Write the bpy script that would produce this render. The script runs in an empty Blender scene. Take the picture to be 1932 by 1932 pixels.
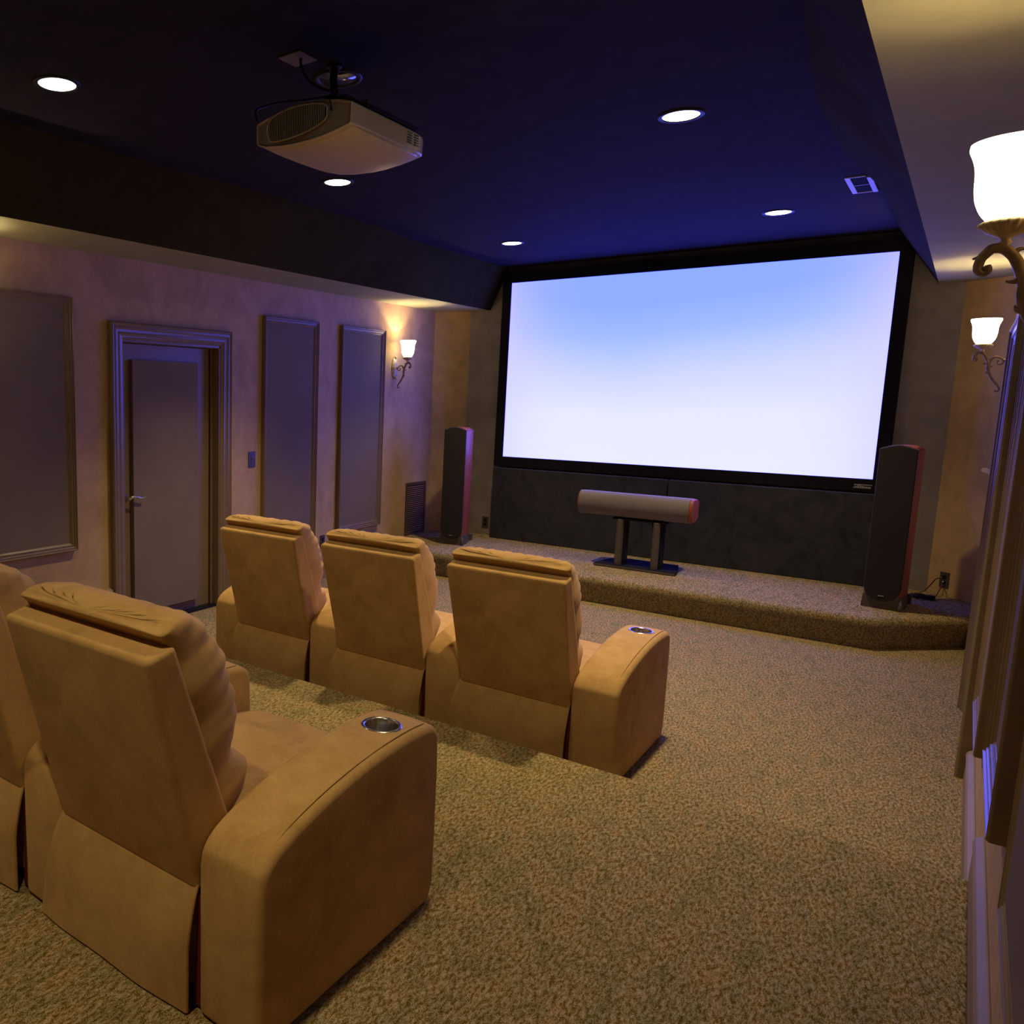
import bpy, bmesh, math, random
from mathutils import Vector, Matrix, noise
random.seed(7)
PI = math.pi
SC = bpy.context.scene
COL = SC.collection

# ------------------------------------------------------------------ sizes (metres)
W = 4.56          # room width, left wall x = 0
CEIL = 2.963      # dark tray ceiling
SOF = 2.555       # underside of the soffits
YW = 6.782        # screen wall
YB = -4.0         # wall behind the camera
RISE = 0.20       # raised seating platform
RISE_Y = 1.965
STAGE = 0.212

# ------------------------------------------------------------------ materials
def new_mat(name):
    m = bpy.data.materials.new(name); m.use_nodes = True
    nt = m.node_tree
    return m, nt, nt.nodes['Principled BSDF']

def coords(nt, scale=(1, 1, 1), rot=(0, 0, 0)):
    tc = nt.nodes.new('ShaderNodeTexCoord'); mp = nt.nodes.new('ShaderNodeMapping')
    mp.inputs['Scale'].default_value = scale; mp.inputs['Rotation'].default_value = rot
    nt.links.new(tc.outputs['Object'], mp.inputs['Vector'])
    return mp.outputs['Vector']

def noise_node(nt, vec, scale, detail=2.0, rough=0.5, dist=0.0):
    n = nt.nodes.new('ShaderNodeTexNoise')
    n.inputs['Scale'].default_value = scale; n.inputs['Detail'].default_value = detail
    n.inputs['Roughness'].default_value = rough; n.inputs['Distortion'].default_value = dist
    nt.links.new(vec, n.inputs['Vector'])
    return n.outputs['Fac']

def ramp(nt, fac, stops):
    r = nt.nodes.new('ShaderNodeValToRGB')
    el = r.color_ramp.elements
    while len(el) < len(stops): el.new(0.5)
    for e, (p, c) in zip(el, stops): e.position = p; e.color = (*c, 1)
    nt.links.new(fac, r.inputs['Fac'])
    return r.outputs['Color']

def mixc(nt, fac, a, b, mode='MIX'):
    n = nt.nodes.new('ShaderNodeMix'); n.data_type = 'RGBA'; n.blend_type = mode
    if isinstance(fac, (int, float)): n.inputs[0].default_value = fac
    else: nt.links.new(fac, n.inputs[0])
    for s, v in ((6, a), (7, b)):
        if isinstance(v, tuple): n.inputs[s].default_value = (*v, 1)
        else: nt.links.new(v, n.inputs[s])
    return n.outputs[2]

def bump(nt, bsdf, height, strength=0.3, dist=0.002):
    b = nt.nodes.new('ShaderNodeBump'); b.inputs['Strength'].default_value = strength
    b.inputs['Distance'].default_value = dist
    nt.links.new(height, b.inputs['Height']); nt.links.new(b.outputs['Normal'], bsdf.inputs['Normal'])

def simple(name, col, rough=0.6, metal=0.0, spec=None, nscale=None, nstr=0.15, bmp=0.0, coat=0.0):
    m, nt, b = new_mat(name)
    b.inputs['Roughness'].default_value = rough; b.inputs['Metallic'].default_value = metal
    if spec is not None: b.inputs['Specular IOR Level'].default_value = spec
    if coat: b.inputs['Coat Weight'].default_value = coat; b.inputs['Coat Roughness'].default_value = 0.15
    v = coords(nt)
    f = noise_node(nt, v, nscale or 20, 3)
    lo = tuple(c * (1 - nstr) for c in col); hi = tuple(min(1, c * (1 + nstr)) for c in col)
    nt.links.new(ramp(nt, f, [(0.3, lo), (0.7, hi)]), b.inputs['Base Color'])
    if bmp: bump(nt, b, f, bmp)
    return m

def carpet_mat():
    m, nt, b = new_mat('carpet')
    v = coords(nt, (1, 1, 1), (0, 0, 0.55))
    vs = coords(nt, (1.0, 0.42, 1), (0, 0, 0.95))
    fine = noise_node(nt, v, 280, 2.0, 0.7)
    mid = noise_node(nt, vs, 105, 4.0, 0.75, 0.2)
    big = noise_node(nt, vs, 17, 2.0, 0.6)
    a = nt.nodes.new('ShaderNodeMath'); a.operation = 'MULTIPLY_ADD'; a.inputs[1].default_value = 0.42
    nt.links.new(fine, a.inputs[0])
    a2 = nt.nodes.new('ShaderNodeMath'); a2.operation = 'MULTIPLY'; a2.inputs[1].default_value = 0.58
    nt.links.new(mid, a2.inputs[0]); nt.links.new(a2.outputs[0], a.inputs[2])
    c = ramp(nt, a.outputs[0], [(0.43, (0.115, 0.072, 0.003)), (0.47, (0.23, 0.165, 0.045)), (0.53, (0.37, 0.295, 0.175)), (0.58, (0.50, 0.42, 0.30))])
    t = ramp(nt, big, [(0.34, (0.80, 0.86, 0.80)), (0.5, (1, 1, 1)), (0.66, (1.10, 1.0, 0.90))])
    nt.links.new(mixc(nt, 1.0, c, t, 'MULTIPLY'), b.inputs['Base Color'])
    b.inputs['Roughness'].default_value = 1.0; b.inputs['Specular IOR Level'].default_value = 0.05
    bump(nt, b, a.outputs[0], 0.9, 0.006)
    return m

def wall_mat():
    m, nt, b = new_mat('ochre_suede_paint')
    v = coords(nt, (1, 1, 0.8))
    f = noise_node(nt, v, 3.2, 6, 0.62, 0.6); g = noise_node(nt, v, 14, 3, 0.6)
    c = ramp(nt, f, [(0.28, (0.42, 0.295, 0.130)), (0.5, (0.54, 0.375, 0.175)), (0.75, (0.63, 0.45, 0.22))])
    d = ramp(nt, g, [(0.3, (0.92, 0.92, 0.92)), (0.7, (1.06, 1.05, 1.03))])
    nt.links.new(mixc(nt, 1.0, c, d, 'MULTIPLY'), b.inputs['Base Color'])
    b.inputs['Roughness'].default_value = 0.75; b.inputs['Specular IOR Level'].default_value = 0.25
    return m

def suede_mat():
    m, nt, b = new_mat('tan_suede')
    v = coords(nt)
    f = noise_node(nt, v, 7, 5, 0.65, 0.5); g = noise_node(nt, v, 160, 2, 0.6)
    c = ramp(nt, f, [(0.30, (0.42, 0.255, 0.090)), (0.5, (0.53, 0.33, 0.125)), (0.72, (0.61, 0.395, 0.155))])
    d = ramp(nt, g, [(0.3, (0.93, 0.93, 0.93)), (0.7, (1.06, 1.06, 1.06))])
    nt.links.new(mixc(nt, 1.0, c, d, 'MULTIPLY'), b.inputs['Base Color'])
    b.inputs['Roughness'].default_value = 0.95; b.inputs['Specular IOR Level'].default_value = 0.12
    b.inputs['Sheen Weight'].default_value = 0.25; b.inputs['Sheen Roughness'].default_value = 0.5
    b.inputs['Sheen Tint'].default_value = (0.9, 0.65, 0.4, 1)
    bump(nt, b, g, 0.12, 0.001)
    return m

def wood_mat():
    m, nt, b = new_mat('cherry_wood')
    v = coords(nt, (14, 14, 0.9))
    f = noise_node(nt, v, 6, 4, 0.6, 0.8)
    nt.links.new(ramp(nt, f, [(0.3, (0.22, 0.045, 0.016)), (0.55, (0.36, 0.085, 0.03)), (0.75, (0.46, 0.13, 0.05))]), b.inputs['Base Color'])
    b.inputs['Roughness'].default_value = 0.48; b.inputs['Coat Weight'].default_value = 0.05
    return m

def fabric_mat(name, col, sc=420, rough=0.95):
    m, nt, b = new_mat(name)
    v = coords(nt, (1, 1, 1)); f = noise_node(nt, v, sc, 1, 0.6); g = noise_node(nt, v, 3, 3)
    lo = tuple(c * 0.86 for c in col); hi = tuple(c * 1.12 for c in col)
    c = mixc(nt, 0.5, ramp(nt, f, [(0.3, lo), (0.7, hi)]), ramp(nt, g, [(0.3, lo), (0.7, hi)]))
    nt.links.new(c, b.inputs['Base Color'])
    b.inputs['Roughness'].default_value = rough; b.inputs['Specular IOR Level'].default_value = 0.1
    bump(nt, b, f, 0.2, 0.001)
    return m

def velvet_mat():
    m, nt, b = new_mat('black_velvet_cloth')
    v = coords(nt, (1, 1, 1)); f = noise_node(nt, v, 5, 5, 0.7, 1.5)
    nt.links.new(ramp(nt, f, [(0.35, (0.026, 0.026, 0.034)), (0.5, (0.038, 0.038, 0.050)), (0.75, (0.050, 0.050, 0.064))]), b.inputs['Base Color'])
    b.inputs['Roughness'].default_value = 0.95; b.inputs['Specular IOR Level'].default_value = 0.1
    b.inputs['Sheen Weight'].default_value = 0.15
    return m

def emis(name, col, strength):
    m, nt, b = new_mat(name)
    b.inputs['Base Color'].default_value = (*[min(1, c) for c in col], 1)
    b.inputs['Emission Color'].default_value = (*col, 1); b.inputs['Emission Strength'].default_value = strength
    return m

def screen_mat():
    """The blank projected picture: pale blue at the top, near white at the bottom."""
    m, nt, b = new_mat('lit_screen')
    tc = nt.nodes.new('ShaderNodeTexCoord'); sp = nt.nodes.new('ShaderNodeSeparateXYZ')
    nz = nt.nodes.new('ShaderNodeTexNoise'); nz.inputs['Scale'].default_value = 1.3; nz.inputs['Detail'].default_value = 1
    nt.links.new(tc.outputs['Generated'], sp.inputs[0]); nt.links.new(tc.outputs['Generated'], nz.inputs['Vector'])
    def math(op, a, bb, c=None):
        n = nt.nodes.new('ShaderNodeMath'); n.operation = op
        for i, v in enumerate((a, bb, c)):
            if v is None: continue
            if isinstance(v, (int, float)): n.inputs[i].default_value = v
            else: nt.links.new(v, n.inputs[i])
        return n.outputs[0]
    z, x = sp.outputs['Z'], sp.outputs['X']
    zz = math('MULTIPLY_ADD', nz.outputs['Fac'], 0.22, math('ADD', z, -0.11))
    zz = math('ADD', zz, math('MULTIPLY', math('ABSOLUTE', math('ADD', x, -0.38), 0), -0.14))
    # linear colours seen in the picture
    cen = ramp(nt, zz, [(0.0, (0.82, 0.85, 1.0)), (0.24, (0.80, 0.84, 1.0)), (0.46, (0.62, 0.70, 1.0)), (0.68, (0.36, 0.52, 1.0)), (0.86, (0.27, 0.43, 1.0))])
    edge = ramp(nt, zz, [(0.10, (0.70, 0.72, 1.0)), (0.5, (0.66, 0.66, 1.0)), (0.9, (0.50, 0.52, 1.0))])
    ex = math('MULTIPLY', math('POWER', math('ABSOLUTE', math('MULTIPLY_ADD', x, 2.0, -1.0), 0), 5.0), 0.9)
    c = mixc(nt, ex, cen, edge)
    c = mixc(nt, 1.0, c, (1.0, 0.98, 6.3), 'MULTIPLY')
    b.inputs['Base Color'].default_value = (0.06, 0.06, 0.06, 1); b.inputs['Roughness'].default_value = 0.9
    nt.links.new(c, b.inputs['Emission Color']); b.inputs['Emission Strength'].default_value = SCREEN_E
    return m

SCREEN_E = 1.0
M = {}
M['carpet'] = carpet_mat()
M['wall'] = wall_mat()
M['suede'] = suede_mat()
M['wood'] = wood_mat()
M['panel'] = fabric_mat('taupe_acoustic_cloth', (0.230, 0.180, 0.118))
M['velvet'] = velvet_mat()
M['darkwall'] = simple('charcoal_wall_paint', (0.26, 0.235, 0.19), 0.85, nscale=6, spec=0.2)
M['ceiling'] = simple('black_ceiling_paint', (0.025, 0.021, 0.026), 0.9, nscale=8, spec=0.06)
M['soffit'] = simple('black_soffit_paint', (0.042, 0.036, 0.011), 0.95, nscale=8, spec=0.02)
M['khaki'] = simple('khaki_soffit_paint', (0.32, 0.325, 0.185), 0.8, nscale=5, nstr=0.05, spec=0.2)
M['trim'] = simple('bronze_brown_gloss_paint', (0.215, 0.150, 0.088), 0.33, nscale=10, nstr=0.08, spec=0.45, coat=0.1)
M['door'] = simple('brown_door_paint', (0.235, 0.165, 0.098), 0.38, nscale=8, nstr=0.06)
M['rail'] = simple('tan_baseboard_paint', (0.30, 0.22, 0.125), 0.6, nscale=8, nstr=0.05)
M['grille'] = fabric_mat('dark_speaker_cloth', (0.040, 0.035, 0.040), 600)
M['grillelite'] = fabric_mat('grey_speaker_cloth', (0.21, 0.185, 0.20), 600)
M['plinth'] = simple('graphite_plinth', (0.10, 0.083, 0.058), 0.45, nscale=40)
M['black'] = simple('black_satin', (0.010, 0.010, 0.011), 0.5, spec=0.25, nscale=40)
M['blackmatte'] = simple('black_velvet_border', (0.012, 0.011, 0.016), 0.95, nscale=40, spec=0.1)
M['steel'] = simple('brushed_steel', (0.62, 0.60, 0.56), 0.22, 1.0, nscale=60, nstr=0.1)
M['pewter'] = simple('grey_tube_metal', (0.16, 0.14, 0.13), 0.42, 0.5, nscale=60)
M['brass'] = simple('aged_bronze', (0.30, 0.225, 0.130), 0.5, 0.35, nscale=45, nstr=0.3)
M['brasslite'] = simple('antique_gold', (0.58, 0.47, 0.28), 0.5, 0.3, nscale=45, nstr=0.25)
M['projector'] = simple('champagne_plastic', (0.56, 0.48, 0.34), 0.33, 0.25, nscale=12, nstr=0.03)
M['plate'] = simple('brown_wall_plate', (0.075, 0.055, 0.045), 0.4, nscale=30)
M['tanplate'] = simple('tan_ceiling_plate', (0.20, 0.14, 0.10), 0.5, nscale=30)
M['vent'] = simple('brown_vent_metal', (0.11, 0.075, 0.045), 0.4, nscale=30)
M['whitevent'] = simple('white_vent_metal', (0.60, 0.62, 0.68), 0.5, nscale=30, nstr=0.03)
M['red'] = simple('red_lining_cloth', (0.16, 0.012, 0.010), 0.9, nscale=40)
M['darkred'] = simple('red_black_wire', (0.10, 0.015, 0.015), 0.5, nscale=40)
M['silver'] = simple('silver_print', (0.42, 0.41, 0.40), 0.5, nscale=30)
M['white'] = simple('white_plastic', (0.90, 0.88, 0.84), 0.4, nscale=30, nstr=0.02)
M['shade'] = emis('glowing_glass', (1.0, 0.82, 0.54), 8.0)
M['lamp'] = emis('glowing_lamp', (1.0, 0.93, 0.80), 12.0)
M['offlamp'] = simple('reflector_unlit', (0.25, 0.26, 0.32), 0.15, 0.8, nscale=30)
M['screen'] = screen_mat()

# ------------------------------------------------------------------ mesh helpers
class MB:
    def __init__(s): s.bm = bmesh.new()
    def box(s, a, b):
        x0, y0, z0 = a; x1, y1, z1 = b
        vs = [s.bm.verts.new(p) for p in ((x0,y0,z0),(x1,y0,z0),(x1,y1,z0),(x0,y1,z0),(x0,y0,z1),(x1,y0,z1),(x1,y1,z1),(x0,y1,z1))]
        for f in ((3,2,1,0),(4,5,6,7),(0,1,5,4),(1,2,6,5),(2,3,7,6),(3,0,4,7)): s.bm.faces.new([vs[i] for i in f])
        return s
    def face(s, pts, mat=0):
        f = s.bm.faces.new([s.bm.verts.new(p) for p in pts]); f.material_index = mat; return s
    def hull8(s, lo, hi):
        """two matching rings joined into a closed solid"""
        a = [s.bm.verts.new(p) for p in lo]; b = [s.bm.verts.new(p) for p in hi]; n = len(a)
        s.bm.faces.new(a[::-1]); s.bm.faces.new(b)
        for i in range(n): s.bm.faces.new((a[i], a[(i+1)%n], b[(i+1)%n], b[i]))
        return s
    def prism(s, poly, axis, a0, a1):
        def P(p, t):
            return {'x': (t, p[0], p[1]), 'y': (p[0], t, p[1]), 'z': (p[0], p[1], t)}[axis]
        return s.hull8([P(p, a0) for p in poly], [P(p, a1) for p in poly])
    def rings(s, rings, cap=True, closed=True):
        rr = [[s.bm.verts.new(p) for p in r] for r in rings]; n = len(rr[0])
        for a, b in zip(rr, rr[1:]):
            for i in range(n if closed else n - 1):
                s.bm.faces.new((a[i], a[(i+1)%n], b[(i+1)%n], b[i]))
        if cap and closed: s.bm.faces.new(rr[0][::-1]); s.bm.faces.new(rr[-1])
        return s
    def lathe(s, prof, c=(0,0,0), seg=40, cap=True, scallop=None):
        R = []
        for k, (r, z) in enumerate(prof):
            ring = []
            for i in range(seg):
                t = 2*PI*i/seg; rr = r
                if scallop and k in scallop: rr = r*(1 + 0.05*math.cos(t*20))
                ring.append((c[0]+rr*math.cos(t), c[1]+rr*math.sin(t), c[2]+z))
            R.append(ring)
        return s.rings(R, cap)
    def tube(s, pts, rad, seg=10):
        pts = [Vector(p) for p in pts]; n = len(pts)
        if not hasattr(rad, '__len__'): rad = [rad]*n
        R = []; up = Vector((0.13, 0.37, 0.92)).normalized()
        for i, p in enumerate(pts):
            d = (pts[min(i+1, n-1)] - pts[max(i-1, 0)]).normalized()
            a = d.cross(up)
            if a.length < 1e-3: a = d.cross(Vector((1,0,0)))
            a.normalize(); b = d.cross(a)
            R.append([p + (a*math.cos(2*PI*k/seg) + b*math.sin(2*PI*k/seg))*rad[i] for k in range(seg)])
        return s.rings(R)
    def build(s, name, mat, parent=None, smooth=False, bevel=0.0, seg=2, angle=30, sub=0, kind=None, loc=None, rot=None):
        bmesh.ops.recalc_face_normals(s.bm, faces=s.bm.faces[:])
        me = bpy.data.meshes.new(name); s.bm.to_mesh(me); s.bm.free()
        for m in (mat if isinstance(mat, (list, tuple)) else [mat]): me.materials.append(m)
        o = bpy.data.objects.new(name, me); COL.objects.link(o)
        if parent is not None: o.parent = parent
        if loc: o.location = loc
        if rot: o.rotation_euler = rot
        if smooth or bevel:
            me.polygons.foreach_set('use_smooth', [True]*len(me.polygons))
        if bevel:
            b = o.modifiers.new('bevel', 'BEVEL'); b.width = bevel; b.segments = seg
            b.limit_method = 'ANGLE'; b.angle_limit = math.radians(angle); b.harden_normals = False
        if sub:
            q = o.modifiers.new('subsurf', 'SUBSURF'); q.levels = sub; q.render_levels = sub
        if bevel:
            w = o.modifiers.new('wn', 'WEIGHTED_NORMAL'); w.keep_sharp = False
        if kind: o['kind'] = kind
        return o

def catmull(pts, n=8):
    P = [Vector(p) for p in pts]; P = [P[0]*2 - P[1]] + P + [P[-1]*2 - P[-2]]
    out = []
    for i in range(1, len(P)-2):
        for k in range(n):
            t = k/n; a, b, c, d = P[i-1:i+3]
            out.append(0.5*((2*b) + (c-a)*t + (2*a-5*b+4*c-d)*t*t + (3*b-a-3*c+d)*t**3))
    out.append(P[-2]); return out

def thing(name, label, cat, loc=(0,0,0), rz=0, group=None):
    o = bpy.data.objects.new(name, None); COL.objects.link(o); o.empty_display_size = 0.1
    o.location = loc; o.rotation_euler = (0, 0, rz); o['label'] = label; o['category'] = cat
    if group: o['group'] = group
    return o
def tag(o, label, cat, group=None):
    o['label'] = label; o['category'] = cat
    if group: o['group'] = group
    return o
def copy_tree(o, parent=None):
    c = o.copy(); COL.objects.link(c)
    if parent is not None:
        c.parent = parent
    for ch in list(o.children): copy_tree(ch, c)
    return c

# ------------------------------------------------------------------ room shell
T = 0.12
m = MB(); m.box((-T, YB-T, -0.1), (W+T, YW+0.3, 0.0)); m.build('floor', M['carpet'], kind='structure')
m = MB(); m.box((-T, YB-T, CEIL), (W+T, YW+0.3, CEIL+0.1)); m.build('ceiling', M['ceiling'], kind='structure')
# left wall with the door opening
DY0, DY1, DZ = 2.337, 3.270, 2.010
m = MB()
m.box((-T, YB, 0), (0, DY0, CEIL)); m.box((-T, DY1, 0), (0, YW, CEIL)); m.box((-T, DY0, DZ), (0, DY1, CEIL))
m.box((-T-0.08, DY0-0.1, 0), (-T, DY1+0.1, CEIL))
m.build('wall_left', M['wall'], kind='structure')
RD0, RD1, RDZ = 3.52, 4.40, 1.93
m = MB(); m.box((W, YB, 0), (W+T, RD0, CEIL)); m.box((W, RD1, 0), (W+T, YW, CEIL)); m.box((W, RD0, RDZ), (W+T, RD1, CEIL))
m.box((W+T, RD0-0.1, 0), (W+T+0.08, RD1+0.1, CEIL))
m.build('wall_right', M['wall'], kind='structure')
m = MB(); m.box((-T, YB-T, 0), (W+T, YB, CEIL)); m.build('wall_back', M['wall'], kind='structure')
m = MB(); m.box((-T, YW, 0), (W+T, YW+T, CEIL)); m.build('wall_front', M['darkwall'], kind='structure')
# angled ochre walls in the front corners
CX, CY = 0.287, 6.538
m = MB(); m.prism([(0, CY), (CX, YW), (0, YW)], 'z', 0, SOF); m.build('wall_front_left', M['wall'], kind='structure')
m = MB(); m.prism([(W, CY), (W, YW), (W-CX, YW)], 'z', 0, SOF); m.build('wall_front_right', M['wall'], kind='structure')

# soffits: khaki underside, sloped black face that steps out between y = 3 and y = 5
def soffit(name, side, low, tops):
    """low: x of the lower edge; tops: list of (y, x) along the ceiling; breaks of the lower edge follow them"""
    m = MB()
    wx = 0 if side < 0 else W
    m.face([(wx, YB, SOF), (low, YB, SOF), (low, YW, SOF), (wx, YW, SOF)], 0)
    lows = [YB, 3.0, 4.05, YW]
    L = [(low, y, SOF) for y in lows]
    tp = {i: (x, y, CEIL) for i, (y, x) in enumerate(tops)}
    # tops: 0 rear, 1 start of step, 2 step, 3 end of step, 4 back to normal, 5 front
    m.face([L[0], L[1], tp[1], tp[0]], 1)
    m.face([L[1], tp[2], tp[1]], 1)
    m.face([L[1], L[2], tp[3], tp[2]], 1)
    m.face([L[2], tp[4], tp[3]], 1)
    m.face([L[2], L[3], tp[5], tp[4]], 1)
    bmesh.ops.remove_doubles(m.bm, verts=m.bm.verts[:], dist=1e-4)
    o = m.build(name, [M['khaki'], M['soffit']], kind='structure')
    return o
soffit('trim_1', -1, 0.503, [(YB, 0.70), (2.25, 0.70), (3.12, 0.765), (4.265, 0.765), (4.9, 0.69), (YW, 0.686)])
soffit('trim_2', 1, 4.112, [(YB, 3.84), (2.05, 3.835), (3.15, 3.745), (4.15, 3.745), (5.16, 3.842), (YW, 3.842)])

# raised seating platform
m = MB(); m.box((0.022, YB+0.022, 0), (W-0.022, RISE_Y, RISE))
plat = m.build('seating_platform', M['carpet'], bevel=0.012, seg=3)
tag(plat, 'wide raised carpeted platform under the rear row of recliners', 'platform')

# stage with rounded nose
path = [(0.0, 6.03), (0.515, 5.470), (4.02, 5.470), (W, 6.015)]
prof = [(0.006, 0.0), (0.0, 0.06), (-0.006, 0.12), (-0.010, 0.155), (-0.004, 0.185), (0.014, 0.204), (0.045, 0.2115), (0.09, STAGE)]
def offs(path, d):
    out = []
    for i, p in enumerate(path):
        a = Vector(path[max(i-1, 0)]); b = Vector(path[i]); c = Vector(path[min(i+1, len(path)-1)])
        n1 = Vector((-(b-a).y, (b-a).x)).normalized() if i > 0 else None
        n2 = Vector((-(c-b).y, (c-b).x)).normalized() if i < len(path)-1 else None
        n = (n1+n2).normalized() if n1 and n2 else (n1 or n2)
        k = 1/ (n.dot(n2 or n1)) if (n1 and n2) else 1
        q = b + n*d*k
        if i == 0: q = b + Vector((0, 1))*d/abs(n.y)
        if i == len(path)-1: q = b + Vector((0, 1))*d/abs(n.y)
        out.append(q)
    return out
m = MB()
R = [[(q.x, q.y, z) for q in offs(path, d)] for d, z in prof]
m.rings(R, cap=False, closed=False)
top = R[-1]
m.face(list(top) + [(W, CY, STAGE), (W-CX, YW, STAGE), (CX, YW, STAGE), (0, CY, STAGE)])
bmesh.ops.remove_doubles(m.bm, verts=m.bm.verts[:], dist=1e-5)
st = m.build('stage', M['carpet'], smooth=True)
e = st.modifiers.new('es', 'EDGE_SPLIT'); e.split_angle = math.radians(50)
tag(st, 'low carpeted stage with rounded edge and clipped corners under the screen', 'stage')

# baseboards
def baseboard(name, wx, sgn, runs):
    m = MB()
    for y0, y1, z in runs:
        pr = [(0, z), (0.026, z), (0.024, z+0.118), (0.029, z+0.126), (0.022, z+0.140), (0.006, z+0.150), (0, z+0.150)]
        m.prism([(wx + sgn*p[0], p[1]) for p in pr], 'y', y0, y1)
    return m.build(name, M['rail'], bevel=0.002, kind='structure')
baseboard('baseboard_left', 0, 1, [(YB, RISE_Y, RISE), (RISE_Y, 2.22, 0.18), (3.39, 6.02, 0.0)])
baseboard('baseboard_right', W, -1, [(YB, RISE_Y, RISE), (RISE_Y, 3.38, 0.0), (4.53, 5.99, 0.0)])

# ------------------------------------------------------------------ doors
def casing_frame(name, parent, wx, sgn, y0, y1, z1, w, mat, z0=0.0, closed=False, depth=1.0, bevel=0.003):
    """moulded frame running round an opening; profile from the outer edge inwards. y0,y1,z1: outer size"""
    prof = [(0.0, 0.0), (0.0, 0.030), (0.10, 0.036), (0.16, 0.030), (0.24, 0.027), (0.36, 0.030), (0.44, 0.024), (0.60, 0.021), (0.70, 0.024), (0.80, 0.018), (0.93, 0.015), (1.0, 0.012), (1.0, 0.0)]
    m = MB(); R = []
    for t, h in prof:
        d = t*w; x = wx + sgn*h*depth
        if closed: ring = [(x, y0+d, z0+d), (x, y0+d, z1-d), (x, y1-d, z1-d), (x, y1-d, z0+d)]
        else: ring = [(x, y0+d, z0), (x, y0+d, z1-d), (x, y1-d, z1-d), (x, y1-d, z0)]
        R.append(ring)
    m.rings(R, cap=False, closed=closed)
    return m.build(name, mat, parent, bevel=bevel)

d1 = thing('door_1', '', '', (0, 0, 0)); del d1['label']; del d1['category']; d1['kind'] = 'structure'
casing_frame('casing', d1, 0.0, 1, 2.222, 3.388, 2.135, 0.112, M['trim'], depth=1.25)
m = MB()  # jambs and stops
m.box((-0.115, DY1-0.004, 0), (0.012, DY1+0.02, DZ)); m.box((-0.115, DY0-0.02, 0), (0.012, DY0+0.004, DZ)); m.box((-0.115, DY0, DZ-0.004), (0.012, DY1, DZ+0.02))
m.box((-0.072, DY1-0.022, 0), (-0.055, DY1-0.004, DZ))
m.build('jamb', M['trim'], d1, bevel=0.003)
m = MB(); m.box((-0.112, DY0+0.006, 0.012), (-0.074, DY1-0.026, DZ-0.006)); m.build('leaf', M['door'], d1, bevel=0.003)
m = MB(); m.box((-0.074, 2.462, 0.085), (-0.040, 3.095, 1.893)); m.build('sound_panel', M['panel'], d1, bevel=0.004)
m = MB(); m.box((-0.115, DY0, 0.0), (0.0, DY1, 0.014)); m.build('threshold', M['black'], d1)
hd = MB()
hd.lathe([(0.0, 0), (0.034, 0), (0.034, 0.006), (0.024, 0.011), (0.012, 0.014), (0.011, 0.060), (0.014, 0.066), (0.0, 0.068)], seg=24, cap=False)
for v in hd.bm.verts: v.co = Vector((v.co.z-0.074, v.co.x*0.9+2.400, v.co.y+0.930))
hd.tube(catmull([(-0.012, 2.400, 0.930), (-0.008, 2.425, 0.942), (-0.006, 2.460, 0.943), (-0.006, 2.495, 0.932), (-0.004, 2.520, 0.930), (0.002, 2.540, 0.944)], 6), [0.010]*10+[0.008]*12+[0.006]*9)
h = hd.build('door_handle', M['steel'], d1, smooth=True); h['label'] = 'curved polished metal lever handle'
m = MB(); m.lathe([(0.0, 0), (0.014, 0), (0.014, 0.006), (0.0, 0.008)], seg=16, cap=False)
for v in m.bm.verts: v.co = Vector((v.co.z-0.074, v.co.x+2.392, v.co.y+0.872))
m.build('lock_rose', M['steel'], d1, smooth=True)

d2 = thing('door_2', '', '', (0, 0, 0)); del d2['label']; del d2['category']; d2['kind'] = 'structure'
casing_frame('casing', d2, W, -1, 3.40, 4.52, 2.05, 0.112, M['trim'], depth=1.65)
m = MB(); m.box((W-0.015, RD0-0.02, 0), (W+0.115, RD0+0.002, RDZ)); m.box((W-0.015, RD1-0.002, 0), (W+0.115, RD1+0.02, RDZ)); m.box((W-0.015, RD0, RDZ-0.002), (W+0.115, RD1, RDZ+0.02))
m.build('jamb', M['trim'], d2, bevel=0.003)
m = MB(); m.box((W+0.07, RD0+0.003, 0.012), (W+0.11, RD1-0.003, RDZ-0.004)); m.build('leaf', M['door'], d2, bevel=0.003)
m = MB(); m.box((W+0.04, 3.60, 0.09), (W+0.07, 4.28, 1.82)); m.build('sound_panel', M['panel'], d2, bevel=0.004)

m = MB(); m.tube(catmull([(W-0.002, 5.20, 1.238), (W-0.03, 5.17, 1.255), (W-0.062, 5.13, 1.276), (W-0.074, 5.10, 1.281)], 5), 0.013, 10)
m.box((W-0.006, 5.17, 1.21), (W, 5.23, 1.27))
o = m.build('wall_lever', M['white'], bevel=0.001); tag(o, 'short white lever sticking out of the right wall past the doorway', 'lever')

# ------------------------------------------------------------------ acoustic panels with picture-frame moulding
def acoustic_panel(wx, sgn, y0, y1, z0, z1, label, group, depth=1.15, fw=0.052):
    t = thing('acoustic_panel', label, 'wall panel', (wx, (y0+y1)/2, z0), 0, group)
    def L(o):
        o.location = (-wx, -(y0+y1)/2, -z0); return o
    L(casing_frame('frame', t, wx, sgn, y0, y1, z1, fw, M['trim'], z0=z0, closed=True, depth=depth, bevel=0.002))
    m = MB(); a, b = sorted((wx, wx+sgn*0.014)); m.box((a, y0+fw*0.9, z0+fw*0.9), (b, y1-fw*0.9, z1-fw*0.9))
    L(m.build('cloth', M['panel'], t))
    return t
gl = 'framed cloth panels on the left wall'; gr = 'framed cloth panels on the right wall'
acoustic_panel(0, 1, 1.215, 1.928, 0.640, 2.255, 'shorter framed taupe cloth panel left of the door, cut by the photo edge', gl)
acoustic_panel(0, 1, 3.772, 4.484, 0.400, 2.292, 'narrow framed taupe cloth panel just right of the door and wall switch', gl)
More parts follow.
